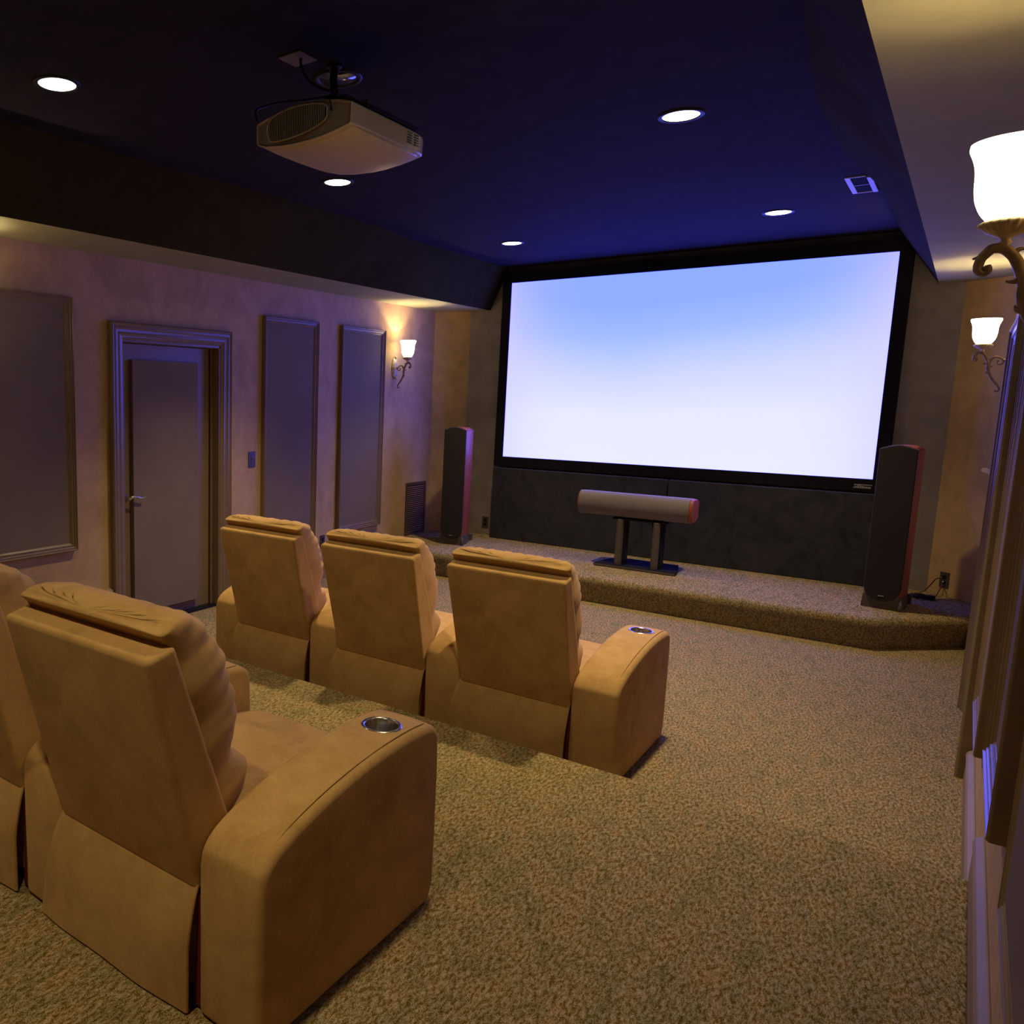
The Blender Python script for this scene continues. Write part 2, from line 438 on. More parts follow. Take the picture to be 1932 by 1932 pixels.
acoustic_panel(0, 1, 4.832, 5.546, 0.400, 2.292, 'narrow framed taupe cloth panel on left wall touching the lit sconce glow', gl)
acoustic_panel(W, -1, 2.63, 3.36, 0.37, 2.24, 'framed cloth panel on right wall between doorway and platform edge', gr, 0.9)
acoustic_panel(W, -1, 1.23, 1.90, 0.64, 2.24, 'framed cloth panel on right wall above the platform edge, middle of three', gr, 1.1)
acoustic_panel(W, -1, 0.23, 0.945, 0.62, 2.24, 'framed cloth panel on right wall closest to the camera', gr, 0.6)

# ------------------------------------------------------------------ screen
SX0, SX1, SZ0, SZ1, YS = 0.771, 3.861, 1.0657, 2.7996, 6.682
s = thing('projection_screen', 'wide lit projection screen with black velvet border on the front wall', 'screen', (0, 0, 0))
s.location = (2.316, YS, 0.96)
def at_screen(o): o.location = (-2.316, -YS, -0.96); return o
m = MB()
for a, b in (((SX0-0.09, YS-0.012, SZ0-0.10), (SX1+0.09, YW, SZ0)), ((SX0-0.09, YS-0.012, SZ1), (SX1+0.09, YW, SZ1+0.10)),
             ((SX0-0.09, YS-0.012, SZ0), (SX0, YW, SZ1)), ((SX1, YS-0.012, SZ0), (SX1+0.09, YW, SZ1))): m.box(a, b)
at_screen(m.build('border', M['blackmatte'], s, bevel=0.002))
m = MB(); m.box((SX0, YS, SZ0), (SX1, YS+0.02, SZ1)); at_screen(m.build('picture_surface', M['screen'], s))
def at_badge(m):
    m.box((3.745, YS-0.0145, 1.016), (3.862, YS-0.012, 1.021)); m.box((3.742, YS-0.0145, 0.992), (3.858, YS-0.012, 0.997))
    x = 3.748; k = 0
    for wd, hh, dz in ((0.010, 0.004, 0.004), (0.004, 0.010, 0.0), (0.007, 0.014, 0.0), (0.005, 0.011, 0.003), (0.006, 0.009, 0.002), (0.006, 0.010, 0.0), (0.005, 0.008, 0.001), (0.007, 0.006, 0.0), (0.006, 0.007, 0.0), (0.006, 0.006, 0.0), (0.007, 0.007, 0.0)):
        m.box((x, YS-0.0145, 0.999+dz), (x+wd, YS-0.012, 0.999+dz+hh)); x += wd+0.0035
    return m
o = at_screen(at_badge(MB()).build('nameplate', M['silver'], s)); o['label'] = 'tiny silver nameplate'

# velvet covered panels under the screen
for i, (a, b) in enumerate(((0.687, 2.368), (2.382, 3.925))):
    m = MB(); m.box((a, 6.640, STAGE), (b, YW-0.022, 0.950))
    o = m.build('skirting_panel', M['velvet'], bevel=0.008, seg=2)
    tag(o, ['black velvet covered panel below the screen, left of the seam', 'black velvet covered panel below the screen, right of the seam'][i], 'panel', 'velvet panels under the screen')

# ------------------------------------------------------------------ recliners
def arm_mesh():
    """flat-sided upholstered arm with a crisp rolled edge and a round hole for the cup holder (x from 0 to 0.205)"""
    w = 0.196
    cp = [(0.000, 0.0), (0.000, 0.20), (0.000, 0.385), (0.012, 0.428), (0.060, 0.468), (0.16, 0.502), (0.30, 0.532), (0.46, 0.552), (0.62, 0.557), (0.72, 0.550), (0.762, 0.532), (0.777, 0.495), (0.783, 0.40), (0.783, 0.20), (0.780, 0.05), (0.755, 0.0)]
    prof = [cp[0], cp[1], cp[2]] + [(v.x, v.y) for v in catmull([Vector(p) for p in cp[2:13]], 4)][1:] + cp[13:]
    m = MB(); R = []
    for k in range(7):
        q = k/6; b = math.sin(q*PI)
        R.append([(w*q, y + (0.004*b if y > 0.7 else -0.003*b if y < 0.02 else 0), z + (0.004*b if z > 0.4 else 0)) for y, z in prof])
    m.rings(R)
    o = m.build('armrest', M['suede'], None, smooth=True)
    b = o.modifiers.new('b', 'BEVEL'); b.width = 0.020; b.segments = 5; b.limit_method = 'ANGLE'; b.angle_limit = math.radians(50)
    c = MB(); c.lathe([(0.050, -0.30), (0.050, 0.2)], (0.098, 0.620, 0.549), 48)
    co_ = c.build('cutter', M['suede'], None)
    bo = o.modifiers.new('c', 'BOOLEAN'); bo.operation = 'DIFFERENCE'; bo.object = co_; bo.solver = 'EXACT'
    dg = bpy.context.evaluated_depsgraph_get(); dg.update()
    me = bpy.data.meshes.new_from_object(o.evaluated_get(dg))
    bpy.data.objects.remove(o); bpy.data.objects.remove(co_)
    me.name = 'armrest'
    me.polygons.foreach_set('use_smooth', [True]*len(me.polygons))
    return me

ARM = arm_mesh()
ARM.materials.clear(); ARM.materials.append(M['suede'])
def make_arm(parent, dx):
    o = bpy.data.objects.new('armrest', ARM); COL.objects.link(o); o.parent = parent; o.location = (dx, 0, 0)
    es = o.modifiers.new('es', 'EDGE_SPLIT'); es.split_angle = math.radians(40)
    c = (0.098, 0.620, 0.553)
    m = MB()  # steel cup let into the arm
    m.lathe([(0.0, -0.085), (0.040, -0.085), (0.044, -0.075), (0.0455, 0.004), (0.048, 0.0085), (0.054, 0.0095), (0.0585, 0.006), (0.059, 0.000)], c, 48, cap=False)
    m.build('cup_holder', M['steel'], o, smooth=True)
    m = MB()  # stitched seams along both upper edges
    ln = [(0.010, 0.40), (0.030, 0.446), (0.10, 0.484), (0.20, 0.514), (0.34, 0.5405), (0.50, 0.5565), (0.62, 0.5595), (0.72, 0.5545)]
    m.tube(catmull([(0.174, y, z+0.0016) for y, z in ln], 5), 0.0018, 6)
    m.build('seam', M['suede'], o, smooth=True)
    return o

def back_cushion(seed):
    """three soft channels of cushion lying on the sloping back"""
    rnd = random.Random(seed)
    a = Vector((0, 0.095, 0.435)); b = Vector((0, -0.075, 0.945)); d = (b-a); L = d.length; d.normalize()
    n = Vector((0, d.z, -d.y)); n = n if n.y > 0 else -n
    x0, x1 = -0.562, -0.012
    NU, NV = 56, 72
    segs = [(0.0, 0.25, 0.175), (0.25, 1.03, 0.205)]
    fr = []; bk = []
    for j in range(NV+1):
        t = j/NV*1.03
        for s0, s1, th in segs:
            if s0 <= t <= s1+1e-9: q = ((t-s0)/(s1-s0))**(1.0 if s0 == 0 else 0.8); h = th*(max(0, 1-abs(2*q-1)**2.6))**0.5; floor_ = min(0.075, 0.45*h+0.075) if 0 < s0 or q > 0.5 else 0.0; break
        # crease keeps some thickness between channels, closes at both ends
        end = min(1, t/0.07, (1.03-t)/0.10); end = max(0, end)**0.5
        crease = 0.140*end
        h = max(h, crease) if 0.03 < t < 0.97 else max(h, crease*0.8)
        rf, rb = [], []
        for i in range(NU+1):
            u = i/NU*2-1; side = max(0, 1-abs(u)**11)**0.5
            uu = u*(1+0.012*math.sin(t*20))
            x = (x0+x1)/2 + uu*(x1-x0)/2*(1.0+0.02*(1-abs(2*t/1.03-1)))
            base = a + d*(t*L)
            # pleats: strong near the sides, and short ones over the top edge
            e = abs(u)**3
            w = noise.noise(Vector((u*1.5+seed, t*15+seed, 0.3)))*0.016*e + math.sin(t*64+u*3+seed+2*noise.noise(Vector((t*6, u*2, seed))))*0.0085*e
            tp = max(0, (t-0.84)/0.19)
            w += tp*(math.sin(u*38+seed*2+3*noise.noise(Vector((u*4, seed, t*2))))*0.0055 + noise.noise(Vector((u*9, seed, 1)))*0.010)
            w += noise.noise(Vector((u*2.2+seed, t*4, 5)))*0.006
            hf = h*(0.22+0.78*side) if abs(u) < 1 else 0.0
            hf = h*side
            f = base + n*(hf*0.93 + w*(side if side < 1 else 1)) + Vector((x, 0, 0))
            if t > 0.86: f = f + Vector((0, 0.0, 0.012))*((t-0.86)/0.17)*side
            rf.append(f)
            g = base + n*(0.0 - 0.0) + Vector((x, 0, 0))
            if t > 0.97: g = g - n*0.02*((t-0.97)/0.06)
            rb.append(g - n*0.004*side)
        fr.append(rf); bk.append(rb)
    m = MB(); R = []
    for rf, rb in zip(fr, bk): R.append(rf + rb[::-1][1:-1])
    m.rings(R)
    return m

def make_recliner(label, group, right_arm, seed=1):
    t = thing('recliner', label, 'recliner', (0, 0, 0), 0, group)
    def P(m, name, mat, parent=t, **k): return m.build(name, M[mat], parent, **k)
    make_arm(t, -0.725)
    if right_arm: make_arm(t, 0.0)
    # back shell: slab tapered towards the top
    m = MB()
    lo = [(-0.532, 0.004, 0.312), (-0.003, 0.004, 0.312), (-0.003, 0.165, 0.330), (-0.532, 0.165, 0.330)]
    hi = [(-0.560, -0.142, 0.905), (-0.008, -0.142, 0.905), (-0.008, -0.056, 0.925), (-0.560, -0.056, 0.925)]
    def lerp(A, B, q): return [tuple(A[i][k]*(1-q)+B[i][k]*q for k in range(3)) for i in range(4)]
    def fill(r, bulge):
        out = []
        for i in range(4):
            p, q = Vector(r[i]), Vector(r[(i+1) % 4])
            for k in range(6):
                v = p.lerp(q, k/6)
                if i == 0: v += Vector((0, -bulge*math.sin(PI*k/6), 0))
                out.append(v)
        return out
    m.rings([fill(lerp(lo, hi, q), 0.010*math.sin(PI*q)) for q in [i/10 for i in range(11)]])
    P(m, 'backrest', 'suede', bevel=0.017, seg=4, angle=45)
    m = back_cushion(seed); P(m, 'back_cushion', 'suede', smooth=True, sub=1)
    # base box under the seat
    m = MB(); m.box((-0.518, 0.03, 0.025), (-0.004, 0.735, 0.30)); P(m, 'base', 'suede', bevel=0.02, seg=3)
    # rear skirt: flared cloth flap hanging under the back
    m = MB(); R = []
    for k in range(9):
        q = k/8; z = 0.335*(1-q) + 0.004*q
        xl = -0.532 - 0.075*(q**0.8); xr = -0.004 - 0.010*q
        ring = []
        for i in range(17):
            p = i/16; x = xl*(1-p)+xr*p
            y = 0.008 - 0.034*min(1, q*2.2)**0.7 - 0.008*math.sin(p*PI)*q + 0.003*math.sin(p*11+q*3)*q
            ring.append((x, y, z))
        R.append(ring + [(x, y+0.010, z) for x, y, z in ring[::-1]])
    m.rings(R); P(m, 'rear_skirt', 'suede', bevel=0.004, seg=2, angle=50)
    # dark red lining strip showing in the slit beside the skirt
    m = MB(); m.hull8([(-0.025, 0.012, 0.01), (-0.001, 0.012, 0.01), (-0.001, 0.022, 0.01), (-0.025, 0.022, 0.01)], [(-0.010, 0.012, 0.30), (-0.001, 0.012, 0.30), (-0.001, 0.022, 0.30), (-0.010, 0.022, 0.30)])
    P(m, 'lining', 'red')
    # seat cushion
    m = MB(); R = []
    x0, x1 = -0.520, -0.002
    NX = 20
    prof = [(0.10, 0.30), (0.10, 0.41), (0.20, 0.432), (0.40, 0.442), (0.60, 0.440), (0.72, 0.425), (0.79, 0.39), (0.81, 0.34), (0.80, 0.29)]
    prof = [(v.x, v.y) for v in catmull([Vector((a, b)) for a, b in prof], 4)]
    for i in range(NX+1):
        u = i/NX*2-1; k = max(0, 1-abs(u)**6)**0.5
        x = (x0+x1)/2 + u*(x1-x0)/2
        R.append([(x, 0.45+(y-0.45)*(0.96+0.04*k), 0.33+(z-0.33)*(0.62+0.38*k)+0.006*noise.noise(Vector((x*6, y*6, seed)))) for y, z in prof])
    m.rings(R); P(m, 'seat', 'suede', smooth=True, sub=1)
    # footrest panel
    m = MB(); m.box((-0.515, 0.735, 0.05), (-0.006, 0.790, 0.285)); P(m, 'footrest', 'suede', bevel=0.02, seg=3)
    return t

PITCH = 0.725
front = ['tan suede recliner in the front row, farthest right with an outer cupholder arm', 'tan suede recliner in the middle of the front row of three', 'tan suede recliner at the left end of the front row, nearest the door']
fx, fy = 3.190, 2.205
for i in range(3):
    r = make_recliner(front[i], 'recliners in the front row', i == 0, seed=3+i*2)
    r.location = (fx - i*PITCH, fy, 0)
rear = ['big tan suede recliner in the rear row nearest the camera, steel cupholder on right arm', 'tan suede recliner in the rear row cut off by the left edge']
for i in range(2):
    r = make_recliner(rear[i], 'recliners in the rear row', i == 0, seed=11+i*3)
    r.location = (3.133 - i*PITCH, -0.012, RISE)

# ------------------------------------------------------------------ loudspeakers
def tower(label, loc, rz):
    t = thing('floor_speaker', label, 'speaker', loc, rz, 'tower speakers on the stage')
    H = 1.165; w = 0.110; dep = 0.37
    def outline(k=1.0, n=10):
        # plan: flat front, bowed sides narrowing to the back
        pts = [(-w*k, 0.0), (w*k, 0.0)]
        for i in range(1, n+1):
            q = i/n; pts.append((w*k*(1 + 0.10*math.sin(q*PI*0.9) - 0.42*q**2.2), dep*q*k))
        for i in range(n, 0, -1):
            q = i/n; pts.append((-w*k*(1 + 0.10*math.sin(q*PI*0.9) - 0.42*q**2.2), dep*q*k))
        return pts
    m = MB(); pl = outline()
    R = [[(x, y, 0.045) for x, y in pl], [(x, y, H-0.035) for x, y in pl]]
    R.append([(x, y, H-0.035 + 0.040*math.cos(min(1, abs(x)/w)*PI/2)*(1-0.6*y/dep)+0.004) for x, y in pl])
    m.rings(R[:2])
    m.build('cabinet', M['wood'], t, bevel=0.004)
    m = MB(); R = []
    for q in (1.0, 0.6, 0.25, 0.02):
        R.append([(x*q, 0.5*dep*(1-q)+y*q, H-0.035+0.030*(1-q**2)**0.5) for x, y in pl])
    m.rings(R); m.build('top_cap', M['wood'], t, smooth=True)
    # grille: arched top, U-shaped bottom
    def gpoly(k, zt, zb, ww):
        p = []
        for i in range(13):
            a = i/12*2-1; p.append((a*ww, zt + 0.030*math.cos(a*PI/2)**1.0*k))
        for i in range(17):
            th = PI*i/16; p.append((ww*math.cos(th), zb + 0.115 - 0.115*math.sin(th)))
        return p
    m = MB(); pf = gpoly(1, H-0.032, 0.052, w*0.985)
    m.rings([[(x, 0.0, z) for x, z in pf], [(x, -0.016, z) for x, z in pf], [(x*0.96, -0.022 - 0.006*(1-(x/w)**2), 0.6+(z-0.6)*0.992) for x, z in pf]])
    m.build('grille', M['grille'], t, bevel=0.002, angle=60)
    m = MB(); pf = gpoly(1, H-0.030, 0.044, w*1.0)
    m.rings([[(x, 0.001, z) for x, z in pf], [(x, -0.013, z) for x, z in pf]]); m.build('grille_rim', M['pewter'], t, bevel=0.001, angle=60)
    # plinth
    m = MB()
    m.rings([[(x*1.06, -0.010+y*1.01, 0.0) for x, y in pl], [(x*1.035, -0.008+y*1.005, 0.05) for x, y in pl], [(x*1.005, -0.006+y, 0.10) for x, y in pl]])
    m.build('plinth', M['plinth'], t, bevel=0.004, angle=50)
    m = MB(); m.tube(catmull([(0.116, -0.012, 0.012), (0.115, -0.012, 0.05), (0.109, -0.004, 0.085)], 4), [0.014, 0.0145, 0.0145, 0.014, 0.012, 0.010, 0.008, 0.006, 0.003]); m.build('foot', M['pewter'], t, smooth=True)
    for sx in (-1, 1):
        m = MB(); m.box((sx*0.09-0.02, dep-0.04, 0.0), (sx*0.09+0.02, dep+0.005, 0.07)); m.build('rear_foot', M['plinth'], t, bevel=0.006)
    m = MB()
    for k, xx in enumerate((-0.014, -0.007, 0.0, 0.007, 0.014)): m.box((xx-0.0025, -0.031, 0.092+0.002*(k % 2)), (xx+0.0025, -0.0245, 0.099+0.002*(k % 2)))
    m.build('emblem', M['steel'], t)
    return t
tower('tall cherry tower speaker with dark grille at the left end of the stage', (0.592, 5.985, STAGE), 0.19)
tower('tall cherry tower speaker with dark grille at the right end of the stage', (4.045, 5.875, STAGE), -0.14)

c = thing('speaker_stand', 'black two-column stand with a flat base holding the centre speaker', 'speaker stand', (2.330, 6.165, STAGE))
def base_out(n=10):
    p = [(-0.335, -0.20), (0.335, -0.20)]
    for i in range(1, n): q = i/n; p.append((0.335 - 0.075*q**1.5, -0.20+0.40*q))
    p.append((0.26, 0.20)); p.append((-0.26, 0.20))
    for i in range(n-1, 0, -1): q = i/n; p.append((-0.335 + 0.075*q**1.5, -0.20+0.40*q))
    return p
m = MB(); m.rings([[(x, y, 0.0) for x, y in base_out()], [(x, y, 0.026) for x, y in base_out()]]); m.build('base_plate', M['blackmatte'], c, bevel=0.006, seg=2, angle=50)
m = MB(); m.box((-0.333, -0.2035, 0.005), (0.333, -0.2005, 0.022)); m.build('edge_strip', M['pewter'], c)
for sx in (-0.148, 0.148):
    m = MB(); m.lathe([(0.0, 0.026), (0.030, 0.026), (0.030, 0.425), (0.0, 0.425)], (sx, -0.135, 0), 24, cap=False); m.build('tube', M['pewter'], c, bevel=0.002)
    m = MB(); m.box((sx-0.012, -0.125, 0.026), (sx+0.046, -0.03, 0.425)); m.build('column', M['black'], c, bevel=0.006)
m = MB(); m.tube(catmull([(0.07, 0.02, 0.40), (0.09, 0.01, 0.25), (0.088, 0.02, 0.12), (0.10, 0.10, 0.03)], 6), 0.006, 8); m.build('cable', M['black'], c, smooth=True)
m = MB(); m.box((-0.22, -0.15, 0.418), (0.22, 0.03, 0.432)); m.build('top_plate', M['black'], c, bevel=0.003)

c = thing('centre_speaker', 'long horizontal centre speaker with grey cloth front and cherry ends', 'speaker', (2.318, 6.155, STAGE+0.436))
def cs_prof(k=1.0):
    p = []
    for i in range(13):
        a = -PI/2 + PI*i/12; p.append((-0.105 - 0.065*math.cos(a)*k, 0.108 + 0.105*math.sin(a)*k))
    p += [(0.00, 0.205), (0.05, 0.19), (0.06, 0.17), (0.06, 0.05), (0.05, 0.03), (0.00, 0.008)]
    return p
m = MB(); m.prism(cs_prof(), 'x', -0.496, 0.402); m.build('cloth_front', M['grillelite'], c, smooth=True, bevel=0.003, angle=40)
for a, b in ((-0.508, -0.497), (0.403, 0.428)):
    m = MB()
    q0, q1 = cs_prof(1.02), cs_prof(0.96); inn = b if a < 0 else a; out = a if a < 0 else b
    m.hull8([(inn, y, z) for y, z in q0], [(out, y*0.96, 0.108+(z-0.108)*0.93) for y, z in q1]); m.build('end_cap', M['wood'], c, bevel=0.006, seg=2, angle=40)
m = MB(); m.box((-0.44, -0.10, -0.002), (0.39, 0.02, 0.006)); m.build('underside', M['black'], c)
m = MB(); m.lathe([(0, 0), (0.006, 0), (0.004, 0.004), (0, 0.004)], seg=12, cap=False)
for v in m.bm.verts: v.co = Vector((v.co.x-0.025, -0.147-v.co.z, v.co.y*1+0.035))
m.build('emblem', M['steel'], c)

# ------------------------------------------------------------------ sconces
def sconce_at(label, x, y, dz, sgn, power, make_light=True):
    """origin on the wall at the middle of the backplate; the arm points along +X then rotated"""
    t = thing('wall_sconce', label, 'sconce', (x, y, 1.945+dz), 0 if sgn > 0 else PI, 'bronze wall sconces')
    z0 = -1.945
    m = MB(); R = []   # oval embossed backplate
    for d, k in ((0.0, 1.0), (0.008, 1.0), (0.012, 0.90), (0.014, 0.84), (0.020, 0.78), (0.026, 0.5), (0.028, 0.15)):
        R.append([(d, 0.052*k*math.cos(a)*(1+0.05*math.cos(a*14)*(k > 0.8)), 0.102*k*math.sin(a)*(1+0.04*math.cos(a*14)*(k > 0.8))) for a in [2*PI*i/56 for i in range(56)]])
    m.rings(R); m.tube([(0.004, 0, 0.088), (0.020, 0, 0.105), (0.022, 0, 0.114)], [0.016, 0.013, 0.003])
    m.tube([(0.010, 0, -0.095), (0.024, 0, -0.104), (0.028, 0, -0.120)], [0.014, 0.012, 0.003])
    m.build('backplate', M['brasslite'], t, smooth=True)
    m = MB()
    def V(lst): return [(a, 0, b+z0) for a, b in lst]
    p = catmull(V([(0.106, 1.955), (0.120, 1.960), (0.127, 1.946), (0.118, 1.929), (0.106, 1.938), (0.112, 1.955), (0.122, 1.978), (0.140, 1.989), (0.153, 1.988)]), 1)
    q = [(0.188, 1.949), (0.182, 1.937), (0.192, 1.930), (0.204, 1.940), (0.200, 1.966), (0.186, 1.984), (0.168, 1.991), (0.150, 1.988), (0.132, 1.968), (0.120, 1.940), (0.113, 1.915), (0.112, 1.885), (0.102, 1.852), (0.086, 1.822), (0.066, 1.796), (0.052, 1.776), (0.046, 1.758), (0.053, 1.746), (0.064, 1.748), (0.066, 1.757)]
    q = [((0.15+(a-0.15)*0.72), 1.988-(1.988-b)*0.80) if (k < 6) else (a, b) for k, (a, b) in enumerate(q)]
    cc = catmull(V(q), 5); n = len(cc)
    rad = [(0.0045 + 0.0062*math.sin(min(1, i/n*1.15)*PI)**0.7) + max(0, 0.004*(1-i/9)) if 0 < i < n-1 else 0.003 for i in range(n)]
    m.tube(cc, rad, 10)
    q = [(0.112, 1.918), (0.104, 1.944), (0.088, 1.962), (0.068, 1.962), (0.048, 1.948), (0.044, 1.930), (0.054, 1.917), (0.068, 1.920), (0.072, 1.934), (0.064, 1.940)]
    cc = catmull(V(q), 5); m.tube(cc, [0.0075-0.003*i/len(cc) for i in range(len(cc))], 10)
    m.tube([(0.020, 0, 0.0), (0.035, 0, -0.004), (0.048, 0, 0.0)], [0.013, 0.008, 0.007])
    # leaf tips
    for pts in ([(0.180, 1.966), (0.190, 1.974), (0.200, 1.972)], [(0.118, 1.925), (0.130, 1.920), (0.142, 1.922)], [(0.112, 1.90), (0.098, 1.902), (0.092, 1.909)], [(0.104, 1.856), (0.118, 1.862), (0.122, 1.872)], [(0.140, 1.972), (0.128, 1.985), (0.116, 1.986)]):
        m.tube(catmull(V(pts), 4), [0.007, 0.0068, 0.0062, 0.0055, 0.005, 0.004, 0.0034, 0.0028, 0.002], 8)
    m.build('arm', M['brass'], t, smooth=True)
    cx = 0.150
    m = MB(); m.lathe([(0.010, 1.986+z0), (0.007, 1.996+z0), (0.011, 2.002+z0), (0.008, 2.006+z0), (0.012, 2.012+z0), (0.034, 2.022+z0), (0.047, 2.034+z0), (0.048, 2.040+z0), (0.040, 2.046+z0), (0.036, 2.048+z0)], (cx, 0, 0), 80, scallop=(6, 7))
    m.build('cup', M['brasslite'], t, smooth=True)
    sp = [(0.036, 2.046), (0.049, 2.064), (0.0585, 2.088), (0.0625, 2.115), (0.0635, 2.140), (0.0660, 2.160), (0.0715, 2.178), (0.0770, 2.192), (0.0765, 2.203)]
    sp = [(v.x, v.y) for v in catmull([Vector(p) for p in sp], 3)]
    m = MB(); m.lathe([(r, z+z0) for r, z in sp] + [(r-0.004, z+z0+0.001) for r, z in sp[::-1]], (cx, 0, 0), 48, cap=False)
    m.build('glass_shade', M['shade'], t, smooth=True)
    m = MB(); m.lathe([(0.0, 2.048+z0), (0.012, 2.05+z0), (0.014, 2.062+z0), (0.020, 2.08+z0), (0.020, 2.095+z0), (0.012, 2.105+z0), (0.0, 2.108+z0)], (cx, 0, 0), 20, cap=False)
    m.build('bulb', M['lamp'], t, smooth=True)
    if power:
        l = bpy.data.lights.new('sconce_bulb_light', 'POINT'); l.energy = power; l.color = WARM; l.shadow_soft_size = 0.012
        lo = bpy.data.objects.new('sconce_bulb_light', l); COL.objects.link(lo); lo.parent = t; lo.location = (cx, 0, 2.122+z0)
    return t
WARM = (1.0, 0.82, 0.58)
PS = 9.0
sconce_at('bronze sconce with lit glass shade on left wall beside the narrow panel', 0.0, 5.765, 0, 1, PS*1.5)
sconce_at('bronze sconce with lit shade on left wall before the shorter panel, outside the photo', 0.0, 0.98, 0, 1, PS*1.6)
sconce_at('small-looking bronze sconce with lit shade far along the right wall by the screen', W, 5.76, 0, -1, PS*1.1)
sconce_at('big nearby bronze sconce with lit shade cut by the upper right edge', W, 1.09, 0.0, -1, PS*0.38)

# ------------------------------------------------------------------ ceiling lights
def downlight(x, y, label, on=True, power=45):
    t = thing('recessed_light', label, 'ceiling light', (x, y, CEIL), 0, 'recessed ceiling lights')
    m = MB(); m.lathe([(0.078, -0.001), (0.080, -0.006), (0.093, -0.007), (0.099, -0.0035), (0.100, -0.0002)], seg=48, cap=False); m.build('trim_ring', M['black'], t, smooth=True)
    if on:
        m = MB(); m.lathe([(0.0, -0.006), (0.05, -0.0055), (0.074, -0.004), (0.078, -0.0022), (0.0, -0.002)], seg=48, cap=False); m.build('lamp_face', M['lamp'], t, smooth=True)
        l = bpy.data.lights.new('downlight_beam', 'SPOT'); l.energy = power; l.color = WARM_D; l.spot_size = math.radians(97); l.spot_blend = 1.0; l.shadow_soft_size = 0.05
        lo = bpy.data.objects.new('downlight_beam', l); COL.objects.link(lo); lo.parent = t; lo.location = (0, 0, -0.02)
    else:
        m = MB(); m.lathe([(0.0, -0.0012), (0.078, -0.0012), (0.078, -0.003), (0.0, -0.0035)], seg=48, cap=False); m.build('lamp_face', M['offlamp'], t, smooth=True)
    return t
WARM_D = (1.0, 0.76, 0.41)
PD = 125
for x, y, lb in ((1.295, 0.955, 'lit recessed light in the dark ceiling, upper left, nearest the camera'),
                 (1.292, 2.985, 'lit recessed light in the dark ceiling just below the projector'),
                 (1.290, 5.500, 'lit recessed light nearest the top left corner of the screen'),
                 (3.238, 2.985, 'lit recessed light right of the projector over the aisle'),
                 (3.236, 5.500, 'lit recessed light by the ceiling vent above the screen'),
                 (3.238, 0.955, 'lit recessed light out of frame above the nearest recliner'),
                 (1.295, -0.90, 'lit recessed light behind the camera on the left'),
                 (3.238, -0.90, 'lit recessed light behind the camera on the right')):
    downlight(x, y, lb, True, {5.5: 150, 2.985: 225, 0.955: 78 if x < 2 else 62}.get(y, 90))
downlight(2.264, 1.648, 'unlit recessed light behind the projector mount', False)

# ------------------------------------------------------------------ projector
pj = thing('projector', 'champagne ceiling-hung projector with oval vent grille', 'projector', (2.44, 1.43, CEIL))
def PJ(o): o.location = (-2.44, -1.43, -CEIL); return o
bot = [(2.220, 2.605), (2.262, 2.590), (2.340, 2.579), (2.412, 2.575), (2.480, 2.576), (2.540, 2.581), (2.610, 2.592), (2.658, 2.603)]
topp = [(2.662, 2.672), (2.610, 2.690), (2.540, 2.704), (2.480, 2.713), (2.412, 2.716), (2.340, 2.706), (2.262, 2.690), (2.218, 2.678)]
def body_ring(y, k=1.0, kz=1.0, part='all'):
    cx, cz = 2.44, 2.645
    pts = bot + topp if part == 'all' else None
    return [(cx+(x-cx)*k, y, cz+(z-cz)*kz) for x, z in pts]
m = MB(); m.rings([body_ring(1.200, 0.965, 0.90), body_ring(1.190, 0.985, 0.96), body_ring(1.200, 1.0, 1.0), body_ring(1.35), body_ring(1.50), body_ring(1.62, 0.995, 0.99), body_ring(1.685, 0.96, 0.93), body_ring(1.72, 0.88, 0.82), body_ring(1.735, 0.74, 0.70)])
PJ(m.build('body', M['projector'], pj, smooth=True, bevel=0.008, seg=3, angle=35))
# lower lid, slightly bulging, with a seam
m = MB(); R = []
for y, k, dz in ((1.212, 0.95, 0.000), (1.222, 0.965, -0.008), (1.30, 0.975, -0.013), (1.45, 0.98, -0.016), (1.58, 0.97, -0.016), (1.66, 0.93, -0.010), (1.70, 0.86, 0.0)):
    lo = [(2.44+(x-2.44)*k, y, z+dz+0.004) for x, z in bot]; up = [(2.44+(x-2.44)*k, y, z+0.022) for x, z in bot[::-1]]
    R.append(lo+up)
m.rings(R); PJ(m.build('bottom_cover', M['projector'], pj, smooth=True, bevel=0.004, seg=2, angle=40))
# oval vent grille on the back
def oval(n=48):
    # outline in the plane of the back: control points clockwise
    cp = [(2.292, 2.618), (2.284, 2.650), (2.300, 2.682), (2.350, 2.696), (2.420, 2.701), (2.500, 2.694), (2.548, 2.680), (2.556, 2.655), (2.545, 2.632), (2.500, 2.616), (2.430, 2.604), (2.350, 2.600), (2.305, 2.604)]
    P = [Vector(p) for p in cp]; out = []
    N = len(P)
    for i in range(N):
        a, b, c_, d = P[i-1], P[i], P[(i+1) % N], P[(i+2) % N]
        for k in range(4):
            t = k/4; out.append(0.5*((2*b)+(c_-a)*t+(2*a-5*b+4*c_-d)*t*t+(3*b-a-3*c_+d)*t**3))
    return [(v.x, v.y) for v in out]
ov = oval()
m = MB(); m.rings([[(x, 1.195, z) for x, z in ov], [(x, 1.1885, z) for x, z in ov]]); g = PJ(m.build('vent_grille', M['black'], pj))
m = MB()
cxo, czo = 2.42, 2.65
m.rings([[(cxo+(x-cxo)*k, y, czo+(z-czo)*k2) for x, z in ov] for k, k2, y in ((1.045, 1.09, 1.190), (1.04, 1.08, 1.185), (1.0, 1.0, 1.1845), (0.99, 0.98, 1.1885))], cap=False)
PJ(m.build('vent_rim', M['projector'], pj, smooth=True))
m = MB(); x = 2.292
